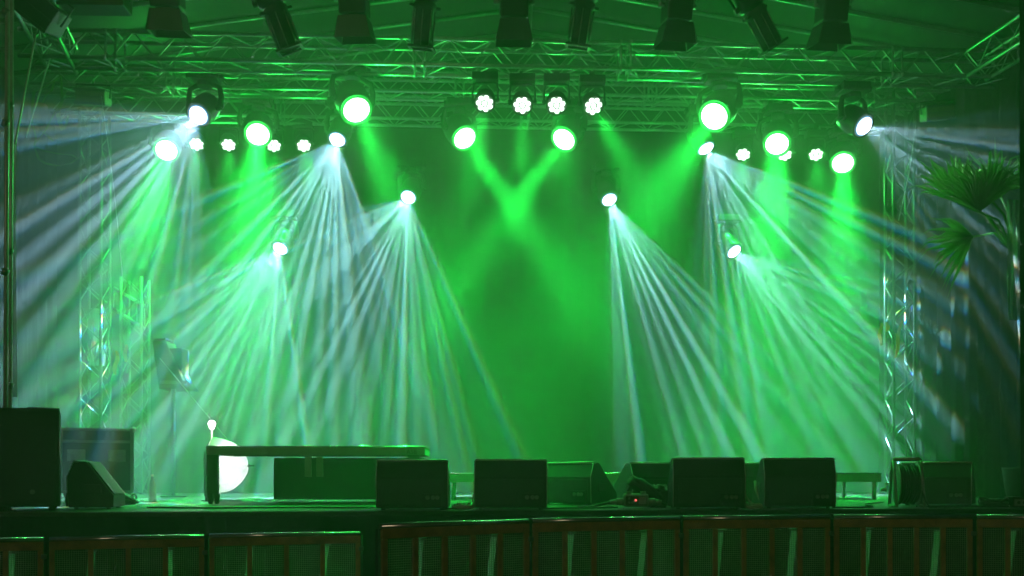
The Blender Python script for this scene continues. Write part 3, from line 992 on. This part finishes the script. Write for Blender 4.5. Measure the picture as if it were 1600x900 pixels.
# ------------------------------------------------------------------ draped fill speaker on a pole, bottle
hp = P(271, 776, 12.4)
t = thing('draped_speaker', 'speaker under a slanting cloth hood on a single pole behind the bottle', 'speaker', (hp.x, hp.y, FLZ))
x_ = lambda px: (px - 271) / F * 12.4
zq = lambda py: P(0, py, 12.4).z - FLZ
MB().cyl((0, 0, 0), (0, 0, zq(606)), .026, n=10).build('pole', 'mast', t)
MB().cyl((0, 0, 0), (0, 0, .015), .16, n=24).build('round_base', 'blackmetal', t)
hood = MB()
cs0 = [(x_(246), -.16), (x_(266), -.16), (x_(266), .16), (x_(246), .16)]
cs1 = [(x_(258), -.2), (x_(301), -.2), (x_(301), .2), (x_(258), .2)]
def hoodf(u, v):
    k = u * 4
    i = int(k) % 4
    f = k - int(k)
    a = Vector(cs0[i]).lerp(Vector(cs0[(i + 1) % 4]), f)
    b = Vector(cs1[i]).lerp(Vector(cs1[(i + 1) % 4]), f)
    q = a.lerp(b, v ** 1.1)
    w = .012 * mnoise.noise(Vector((u * 9, v * 5, 1)))
    return (q.x + w, q.y + w, zq(535) + (zq(610) - zq(535)) * v)
tri_solid(hood.grid(hoodf, 40, 10).build('cloth_hood', 'hood', t), .004)
MB().box((x_(247), -.155, zq(533)), (x_(265), .155, zq(530))).build('hood_top', 'mast', t)
MB().box((x_(259), -.205, zq(602)), (x_(300), -.198, zq(597))).build('pale_band', 'mast', t)
MB().box((x_(260), -.14, zq(604)), (x_(290), .14, zq(545)), None, .02).build('speaker_box', 'cabinet', t)
bp = P(238, 783, 10.0)
t = thing('drink_bottle', 'clear plastic bottle standing alone on the stage floor near the flight case', 'bottle', (bp.x, bp.y, FLZ + .003))
MB().lathe([(0, 0), (.038, 0), (.04, .02), (.038, .09), (.04, .16), (.03, .21), (.014, .24), (.014, .265)], (0, 0, 0), (0, 0, 1), 18).build('bottle_body', 'bottle', t)
MB().cyl((0, 0, .262), (0, 0, .285), .017, n=14).build('cap', 'white', t)

# ------------------------------------------------------------------ cable reel
rp = P(1411, 793, 8.5)
t = thing('cable_reel', 'cable reel with steel tube stand on the stage edge between two monitors', 'cable reel', (rp.x, rp.y, FLZ + .003), R(-10))
zc = .205
for s in (-1, 1):
    MB().lathe([(.03, -.004), (.183, -.004), (.19, 0), (.183, .004), (.03, .004)], (s * .085 + .03, 0, zc), (1, 0, 0), 36).build('flange', 'reel', t)
    fr = MB().tube([(s * .115 + .03, -.15, .014), (s * .115 + .03, -.06, .30), (s * .115 + .03, -.02, .405), (s * .115 + .03, .02, .405), (s * .115 + .03, .06, .30), (s * .115 + .03, .15, .014)], .014, n=8)
    fr.tube([(s * .115 + .03, -.16, .014), (s * .115 + .03, .16, .014)], .014, n=8)
    fr.build('stand_frame', 'reel', t)
MB().tube([(-.085, 0, .405), (-.075, 0, .425), (.135, 0, .425), (.145, 0, .405)], .018, n=8).build('carry_handle', 'reel', t)
cb = MB()
for k in range(9):
    xx = -.043 + k * .0183
    rr = .165 + .008 * math.sin(k * 2.1)
    cb.tube([(xx + .010 * math.sin(a * .5), rr * math.cos(2 * PI * a / 30), zc + rr * math.sin(2 * PI * a / 30)) for a in range(31)], .0105, n=6)
cb.cyl((-.05, 0, zc), (.11, 0, zc), .16, n=24)
cb.build('wound_cable', 'cable', t)
MB().tube([(.1, -.12, zc), (.13, -.19, .1), (.17, -.2, .012), (.3, -.15, .012)], .009, n=6).build('loose_end', 'cable', t)
MB().cyl((-.12, 0, zc), (-.15, 0, zc), .012).cyl((-.15, 0, zc), (-.15, -.06, zc - .05), .008).cyl((-.15, -.06, zc - .05), (-.2, -.06, zc - .05), .017, n=12).build('crank', 'latch', t)

# ------------------------------------------------------------------ power box, bag, cables
bp = P(994, 795, 8.2)
t = thing('power_distributor', 'low power distribution box with a red pilot light beside the black bag', 'power box', (bp.x, bp.y, FLZ + .003), R(-3))
MB().box((-.105, -.02, .012), (.105, .16, .125)).build('housing', 'reel', t, .018)
MB().box((-.09, -.026, .03), (.09, -.019, .105)).build('front_plate', 'plastic', t, .003)
MB().box((.02, -.030, .035), (.085, -.0265, .10)).build('label_plate', 'grey', t, .002)
MB().lathe([(.009, 0), (.008, .006), (0, .009)], (-.005, -.027, .07), (0, -1, 0), 14).build('pilot_light', 'red', t)
for z, x in ((.05, -.06), (.085, -.06), (.05, -.035)):
    MB().cyl((x, -.026, z), (x, -.034, z), .010, n=10).build('breaker', 'grey', t)
for s in (-1, 1):
    MB().cyl((s * .10, .04, .055), (s * .165, .04, .055), .032, n=14).cyl((s * .165, .04, .055), (s * .22, .04, .05), .024, .02, n=14).build('plug', 'reel', t)
    MB().cyl((s * .06, .02, .12), (s * .06, .02, .145), .024, n=14).build('socket_lid', 'reel', t)
MB().tube([(-.22, .04, .05), (-.3, .06, .03), (-.36, .12, .012), (-.5, .16, .010)], .012, n=8).build('lead', 'cable', t)
MB().tube([(.22, .04, .05), (.26, .08, .03), (.24, .2, .012), (.1, .3, .010)], .012, n=8).build('lead', 'cable', t)
gp = P(1014, 794, 8.45)
t = thing('black_bag', 'slumped black bag lying between the power box and the third monitor', 'bag', (gp.x, gp.y, FLZ + .003), 0)
def lump(c, r, q, seed, amp):
    def fn(u, v):
        a, b = 2 * PI * u, PI * (v - .5)
        d = Vector((math.cos(b) * math.cos(a), math.cos(b) * math.sin(a), math.sin(b)))
        d = Vector([math.copysign(abs(k) ** .7, k) for k in d])
        n = 1 + amp * mnoise.noise(d * 2.2 + Vector((seed, 0, 0))) + amp * .5 * mnoise.noise(d * 5 + Vector((seed, 3, 0)))
        p = q @ Vector((d.x * r[0], d.y * r[1], d.z * r[2])) * n
        return Vector(c) + p
    return fn
MB().grid(lump((-.03, 0, .155), (.175, .09, .06), Matrix.Rotation(R(34), 3, 'Y'), 2, .3), 32, 16).build('flap', 'bag', t)
MB().grid(lump((.09, .04, .095), (.10, .10, .10), Matrix.Rotation(R(-6), 3, 'Y'), 7, .35), 32, 16).build('pouch', 'bag', t)
MB().tube([(-.14, -.03, .23), (-.19, -.05, .15), (-.2, -.06, .05), (-.12, -.08, .012)], .012, n=8).build('strap', 'bag', t)

def cable_heap(name, px, D, n, r, spread, h, label, ma, seed, cat='cable'):
    p = P(px, 795, D)
    rnd = random.Random(seed)
    t = thing(name, label, cat, (p.x, p.y, FLZ + .003), 0, 'loose cables on the stage')
    for k in range(n):
        pts = []
        a = rnd.random() * 6
        rr = spread * (.5 + .5 * rnd.random())
        for i in range(14):
            a += .55
            pts.append((rr * math.cos(a) * (1 + .2 * rnd.random()), rr * .55 * math.sin(a), r + h * (k / max(1, n - 1)) * (.6 + .4 * math.sin(i * 1.3 + k))))
        # smooth
        sm = []
        for i in range(len(pts) - 1):
            A, B = Vector(pts[i]), Vector(pts[i + 1])
            sm += [A, A.lerp(B, .5)]
        sm.append(Vector(pts[-1]))
        for _ in range(2):
            sm = [sm[0]] + [(sm[i - 1] + sm[i] * 2 + sm[i + 1]) / 4 for i in range(1, len(sm) - 1)] + [sm[-1]]
        MB().tube(sm, r, n=6).build('cable_loop', ma, t)
    return t
cable_heap('cable_heap', 724, 7.98, 5, .007, .09, .05, 'tangle of pale shiny cables between the first two front monitors', 'palecable', 3)
cable_heap('cable_heap', 1178, 8.12, 5, .007, .075, .04, 'tangle of pale cables between the third and fourth front monitors', 'palecable', 5)
cable_heap('cable_heap', 1552, 8.5, 9, .010, .14, .08, 'coiled dark cable heap near the stage corner on the palm side', 'cable', 8)
cable_heap('cable_heap', 197, 9.2, 7, .009, .12, .10, 'dark cable heap in front of the flight case', 'cable', 9)
c = tag(MB().tube([P(741, 796, 8.0) + Vector((0, 0, .01)), P(738, 780, 8.0), P(741, 768, 8.0), P(744, 756, 8.03), P(744, 745, 8.06)], .006, n=6).build('signal_cable', 'palecable'), 'thin pale cable standing up against the second front monitor', 'cable', 'loose cables on the stage')
c = tag(MB().tube([P(1182, 794, 8.15) + Vector((0, 0, .01)), P(1170, 782, 8.15), P(1164, 772, 8.2), P(1162, 764, 8.25)], .007, n=6).build('signal_cable', 'palecable'), 'thin pale cable bending up behind the third front monitor', 'cable', 'loose cables on the stage')
c = tag(MB().tube([P(1180, 752, 8.5), P(1181, 765, 8.45), P(1186, 780, 8.4), P(1192, 792, 8.35)], .010, n=6, radii=[.014, .012, .006, .006]).build('microphone_lead', 'palecable'), 'pale upright lead with a plug leaning on the fourth front monitor', 'cable', 'loose cables on the stage')
bx = P(1600, 792, 8.42)
t = thing('stage_box', 'small dark connector box at the palm side stage corner by the cable heap', 'connector box', (bx.x, bx.y, FLZ + .004))
MB().box((-.1, 0, .0), (.12, .16, .095)).build('housing', 'blackmetal', t, .008)
MB().box((-.085, -.004, .015), (.105, .003, .07)).build('front_plate', 'grey', t, .002)
for k in range(3):
    MB().cyl((-.05 + k * .05, -.004, .043), (-.05 + k * .05, -.012, .043), .014, n=12).build('socket', 'blackmetal', t)

def floor_cable(pts, label, ma='cable', r=.008):
    ps = [P(px, 740, D) for px, D in pts]
    vs = [Vector((p.x, p.y, FLZ + .003 + r)) for p in ps]
    for _ in range(3):
        nv = [vs[0]]
        for a, b in zip(vs, vs[1:]):
            nv += [a.lerp(b, .25), a.lerp(b, .75)]
        vs = nv + [vs[-1]]
    tag(MB().tube(vs, r, n=6).build('floor_cable', ma), label, 'cable', 'cables lying on the stage floor')
floor_cable([(690, 7.9), (706, 7.98), (722, 8.3), (700, 8.9), (735, 9.6)], 'black cable trailing back from the first front monitor')
floor_cable([(846, 8.0), (870, 8.05), (930, 8.15), (965, 8.3)], 'black cable running from the second front monitor to the power box')
floor_cable([(1155, 8.15), (1172, 8.1), (1186, 8.5), (1176, 9.1)], 'black cable trailing back from the third front monitor')
floor_cable([(1300, 8.25), (1330, 8.2), (1372, 8.4), (1345, 9.0), (1380, 9.8)], 'black cable curving from the fourth front monitor past the cable reel')
floor_cable([(230, 8.2), (330, 8.05), (450, 8.3), (560, 8.1), (600, 8.4)], 'black cable snaking along the open floor in front of the wheeled riser')
floor_cable([(1432, 8.55), (1470, 8.35), (1520, 8.45), (1550, 8.5)], 'black cable running from the cable reel to the dark cable heap')

# ------------------------------------------------------------------ slim poles, film strips, cords
t = thing('scaffold_pole', 'slim lit pole at the stage corner, the outer of a close pair', 'pole', P(7, 740, 7.75) * 1.0, 0, 'slim corner poles')
t.location.z = 0
MB().cyl((0, 0, 0), (0.03, 0, 6.6), .018, n=10).build('tube', 'rail', t)
MB().box((-.06, -.06, 0), (.06, .06, .012)).build('base_plate', 'steel', t)
for z in (1.9, 3.1, 4.3, 5.2):
    MB().cyl((.0, -.0, z), (0.015, 0, z + .05), .03, n=10).build('coupler', 'steel', t)
t = thing('scaffold_pole', 'slim lit pole at the stage corner, the inner of a close pair', 'pole', P(14, 740, 7.9), 0, 'slim corner poles')
t.location.z = 0
MB().cyl((0, 0, 0), (0.03, 0, 6.6), .016, n=10).build('tube', 'rail', t)
MB().box((-.06, -.06, 0), (.06, .06, .012)).build('base_plate', 'steel', t)
for z in (2.2, 3.3, 4.5):
    MB().cyl((.0, 0, z), (0.015, 0, z + .05), .028, n=10).build('coupler', 'steel', t)
def cord(name, a, b, r, label, sag=.03, ma='palecable'):
    a, b = Vector(a), Vector(b)
    pts = [a.lerp(b, k / 12) + Vector((sag * math.sin(PI * k / 12), 0, 0)) for k in range(13)]
    return tag(MB().tube(pts, r, n=6).build(name, ma), label, 'rope', 'hanging ropes')
cord('guy_rope', P(56, 55, 8.4), P(18, 252, 8.2), .008, 'taut rope slanting from the tilted flood lamp to the slim poles', 0, 'rail')
cord('guy_rope', P(79, 88, 10.6), P(40, 215, 10.4), .009, 'rope slanting from the side truss beside the dry leaves', 0)
cord('guy_rope', P(158, 150, 11.2), P(192, 440, 11.6), .006, 'thin rope hanging down past the film-filled mast', .02)
cord('guy_rope', P(1431, 195, 11.4), P(1404, 345, 11.8), .007, 'thin rope hanging from the truss near the palm', .02)
cord('guy_rope', P(250, 560, 10.0), P(358, 690, 10.6), .0035, 'thin cord running from the hooded speaker down to the riser rim', 0)
def sheet(name, px0, px1, y0, y1, D, label, amp, seed, nx=24, ma='film'):
    def fn(u, v):
        px = px0 + (px1 - px0) * u
        py = y0 + (y1 - y0) * v
        n = mnoise.noise(Vector((u * 5 + seed, v * 1.3, 0))) + .5 * mnoise.noise(Vector((u * 11 + seed, v * 4, 2)))
        p = P(px, py, D)
        return p + Vector((amp * .6 * n, amp * n * 1.5, 0))
    o = MB().grid(fn, nx, 40).build(name, ma)
    tri_solid(o, .0015)
    return tag(o, label, 'plastic sheet', 'clear plastic sheets')
sheet('plastic_sheet', 138, 163, 482, 572, 13.3, 'crumpled clear film stuffed inside a truss mast', .09, 2)
sheet('plastic_sheet', 12, 26, 225, 620, 8.1, 'narrow clear film strip hanging by the slim poles', .03, 4, 10)
sheet('plastic_sheet', 1574, 1612, 312, 500, 9.4, 'clear creased film hanging at the corner below the palm', .06, 6)

def painted_glint(px, py0, py1, D, lean, label):  # strip of orange colour stands in for a warm reflection
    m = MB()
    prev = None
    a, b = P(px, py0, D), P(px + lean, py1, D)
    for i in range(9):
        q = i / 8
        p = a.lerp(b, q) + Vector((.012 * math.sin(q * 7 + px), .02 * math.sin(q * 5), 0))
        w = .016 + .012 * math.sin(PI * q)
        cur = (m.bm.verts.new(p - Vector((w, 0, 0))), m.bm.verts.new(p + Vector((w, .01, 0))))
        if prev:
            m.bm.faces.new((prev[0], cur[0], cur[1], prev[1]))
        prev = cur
    ob = m.build('orange_glint', 'orange')
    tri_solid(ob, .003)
    return tag(ob, label, 'painted_glint', 'painted orange glints on the masts')
painted_glint(1410, 500, 560, 13.1, -12, 'longest painted orange glint on the mast behind the cable reel')
painted_glint(1377, 505, 540, 13.1, -2, 'short painted orange glint on the inner edge of the mast behind the cable reel')
painted_glint(1387, 503, 518, 13.1, 0, 'smallest painted orange glint, in the middle of the mast behind the cable reel')
painted_glint(182, 548, 586, 13.0, -2, 'dull painted orange glint between the two masts above the flight case')
painted_glint(196, 538, 566, 13.0, 0, 'dull painted orange glint on the shorter mast above the flight case')

# ------------------------------------------------------------------ plants
def frond(t, hub, up, radius, n, spread, seed, droop=.25):
    rnd = random.Random(seed)
    hub = Vector(hub)
    up = Vector(up).normalized()
    sd = up.cross(Vector((0, 1, 0)))
    sd = sd.normalized() if sd.length > .1 else Vector((1, 0, 0))
    nr = sd.cross(up)
    for k in range(n):
        a = spread * (2 * (k + .5 * rnd.random()) / n - 1)
        d = up * math.cos(a) + sd * math.sin(a)
        rr = radius * (.75 + .35 * rnd.random())
        w = .016 + .008 * rnd.random()
        s = d.cross(nr).normalized()
        m = MB()
        prev = None
        f = nr * (rnd.random() - .5) * .5
        for i in range(6):
            q = i / 5
            c = hub + d * rr * q + f * rr * q * q - Vector((0, 0, 1)) * droop * rr * q ** 3 * rnd.uniform(.4, 1.4)
            ww = w * (math.sin(PI * min(1, .12 + q * .9)) + .04)
            cur = (m.bm.verts.new(c - s * ww - nr * .004), m.bm.verts.new(c + nr * .003), m.bm.verts.new(c + s * ww - nr * .004))
            if prev:
                m.bm.faces.new((prev[0], cur[0], cur[1], prev[1]))
                m.bm.faces.new((prev[1], cur[1], cur[2], prev[2]))
            prev = cur
        m.build('leaflet', 'leaf', t)
D = 10.0
bp = P(1612, 740, D)
palm = thing('palm_tree', 'potted fan palm with spiky green-lit fronds at the side of the stage', 'palm', (bp.x + .1, D + .3, FLZ + .004))
MB().lathe([(0, 0), (.17, 0), (.2, .1), (.23, .34), (.235, .36), (.21, .36), (.20, .32), (0, .31)], (0, 0, 0), (0, 0, 1), 24).build('pot', 'plastic', palm)
tr = MB()
tr.tube([(0, 0, .3), (.03, 0, 1.1), (-.03, 0, 1.9), (-.08, 0, 2.65)], .06, n=12, radii=[.075, .06, .055, .05])
tr.build('trunk', 'bark', palm)
for hx, hy, dy, up, rad, n, sp, sd in ((1548, 312, -.3, (-.05, -.1, 1), .60, 22, 1.0, 1), (1500, 318, -.1, (-.25, 0, 1), .70, 20, .95, 2), (1612, 312, -.2, (.35, -.1, 1), .62, 22, 1.2, 3), (1590, 345, .2, (.9, 0, .3), .6, 18, 1.1, 4), (1520, 370, .1, (-.9, 0, -.2), .55, 18, 1.0, 5), (1560, 300, .35, (.1, .3, 1), .75, 20, 1.1, 6), (1492, 312, .25, (.0, .1, 1), .62, 22, .9, 7), (1530, 330, -.4, (-.1, 0, 1), .62, 24, 1.0, 8)):
    hub = P(hx, hy, D + dy + .2) - palm.location
    stem = MB().tube([(-.08, 0, 2.6), Vector((-.1, 0, 2.8)).lerp(hub, .5) + Vector((0, 0, .06)), hub], .012, n=6)
    fr = stem.build('frond_stalk', 'leaf', palm)
    frond(fr, hub, up, rad, n, sp, sd)
dl = thing('dry_leaves', 'dry curled leaf strips dangling from the side truss corner', 'leaves', P(95, 118, 10.7))
o = dl.location
def strip(pts, w, name='leaf_strip'):
    m = MB()
    prev = None
    for i, (px, py, dd) in enumerate(pts):
        p = P(px, py, 10.7 + dd) - o
        q = i / (len(pts) - 1)
        ww = w * (.35 + .65 * math.sin(PI * q))
        cur = (m.bm.verts.new(p + Vector((-ww, .0, -ww * .5))), m.bm.verts.new(p + Vector((ww, .012, ww * .5))))
        if prev:
            m.bm.faces.new((prev[0], cur[0], cur[1], prev[1]))
        prev = cur
    tri_solid(m.build(name, 'leaf', dl), .003)
strip([(95, 118, 0), (70, 135, .05), (53, 142, .1), (50, 165, .1), (50, 192, .1)], .016)
strip([(50, 192, .1), (56, 215, .08), (53, 228, .1), (70, 236, .02), (90, 240, 0), (112, 242, .05), (122, 248, .1)], .012)
strip([(53, 228, .1), (60, 248, .05), (70, 255, 0), (90, 259, 0), (110, 255, .05), (122, 247, .1)], .016)
strip([(95, 118, 0), (97, 158, 0), (90, 176, .05), (93, 190, 0), (98, 203, 0), (104, 190, .0), (106, 180, 0)], .022)
strip([(95, 118, 0), (84, 128, .05), (80, 142, 0), (72, 148, 0), (66, 160, .05)], .014)
strip([(66, 205, .1), (74, 212, .05), (83, 221, 0)], .014)
strip([(104, 140, 0), (95, 158, 0), (84, 178, 0), (70, 205, 0), (54, 226, 0)], .006)

# ------------------------------------------------------------------ crowd barrier
PITCH = .0136
def wire_mesh(cw, ch):
    m = MB()
    nx, nz = int(cw / PITCH), int(ch / PITCH)
    r = .0019
    for i in range(nx + 1):
        x = -cw / 2 + i * cw / nx
        m.cyl((x, 0, 0), (x, 0, ch), r, n=4, caps=False)
    for j in range(nz + 1):
        z = j * ch / nz
        m.cyl((-cw / 2, .0035, z), (cw / 2, .0035, z), r, n=4, caps=False)
    return m.mesh('wire_mesh', 'wire')
mesh_cache = {}
def barrier(a, b, top, ncell, label, swing=0):
    a, b = Vector((a[0], a[1], 0)), Vector((b[0], b[1], 0))
    d = b - a
    L = d.length
    t = thing('crowd_barrier', label, 'crowd barrier', a, math.atan2(d.y, d.x), 'crowd barriers in front of the stage')
    g = .016
    MB().cyl((g, 0, top - .02), (L - g, 0, top - .02), .021, n=20).build('top_rail', 'chrome', t)
    MB().box((g, -.026, top - .085), (L - g, .0, top - .03), None, .004).build('top_band', 'brown', t)
    MB().box((g, -.028, .06), (L - g, 0, .14), None, .004).build('bottom_band', 'brown', t)
    MB().box((g, -.5, .0), (L - g, .45, .012), None, .003).build('foot_plate', 'steel', t)
    cw = (L - 2 * g - .036) / ncell
    rw = .034
    for i in range(ncell + 1):
        x = g + .018 + i * cw
        MB().box((x - rw / 2, -.026, .141), (x + rw / 2, -.002, top - .086), None, .003).build('rib', 'brown', t)
    ww = cw - rw
    key = (round(ww, 2), round(top, 2))
    ch = top - .086 - .141
    if key not in mesh_cache:
        mesh_cache[key] = wire_mesh(ww, ch)
    for i in range(ncell):
        x = g + .018 + (i + .5) * cw
        o = link('wire_mesh', mesh_cache[key], t, Matrix.Translation((x, -.014, .141)))
        o['kind'] = 'stuff'
    rnd = random.Random(int(a.x * 100))
    for f in (.27, .76):
        x = L * f
        k = rnd.uniform(-.09, .02)
        m = MB()
        m.poly([(x - .022, .02, top - .10), (x + .022, .02, top - .10), (x + .022 + k, .16, .02), (x - .022 + k, .16, .02)])
        m.build('stay_strip', 'strip', t)
        MB().box((x - .035, .001, top - .105), (x + .035, .03, top - .09), None, .003).build('stay_bracket', 'steel', t)
    for s in (g * .3, L - g * .3):
        MB().cyl((s, .02, .05), (s, .02, top - .03), .010, n=8).build('hinge_post', 'blackmetal', t)
    MB().box((L - .03, -.04, top - .14), (L + .005, -.028, top - .11), None, .004).build('coupling_pin', 'steel', t)
    return t
def bp_(px, D):
    return ((px - 800) / F * D, D)
TR = 1.225
right = [(590, 5.29), (827, 5.90), (1063, 6.25), (1298, 6.45), (1521, 6.44), (1760, 6.3)]
labs = ['mesh crowd barrier below the first front monitor, its end beside the dark gap',
        'mesh crowd barrier below the second front monitor and the power box',
        'mesh crowd barrier below the third and fourth front monitors',
        'mesh crowd barrier below the cable reel',
        'mesh crowd barrier below the dark cable heap at the palm side corner']
for k in range(5):
    barrier(bp_(*right[k]), bp_(*right[k + 1]), TR, 5, labs[k])
left = [(-170, 6.0), (73, 6.28), (323, 6.60), (566, 6.93)]
labs = ['lower mesh crowd barrier below the tall speaker cabinet',
        'lower mesh crowd barrier below the flight case and side-on monitor',
        'lower mesh crowd barrier below the wheeled riser, ending at the dark gap']
for k in range(3):
    barrier(bp_(*left[k]), bp_(*left[k + 1]), 1.085, 4, labs[k])

# ------------------------------------------------------------------ haze
hz = bpy.data.materials.new('stage_haze')
hz.use_nodes = True
nt = hz.node_tree
nt.nodes.clear()
out = nt.nodes.new('ShaderNodeOutputMaterial')
pv = nt.nodes.new('ShaderNodeVolumePrincipled')
nt.links.new(pv.outputs[0], out.inputs['Volume'])
pv.inputs['Density'].default_value = 0.04
pv.inputs['Anisotropy'].default_value = 0.3
pv.inputs['Color'].default_value = (.92, .94, .95, 1)
h = MB().box((-42, -22, -1.3), (42, 42, 10)).build('haze', hz)
h['kind'] = 'stuff'
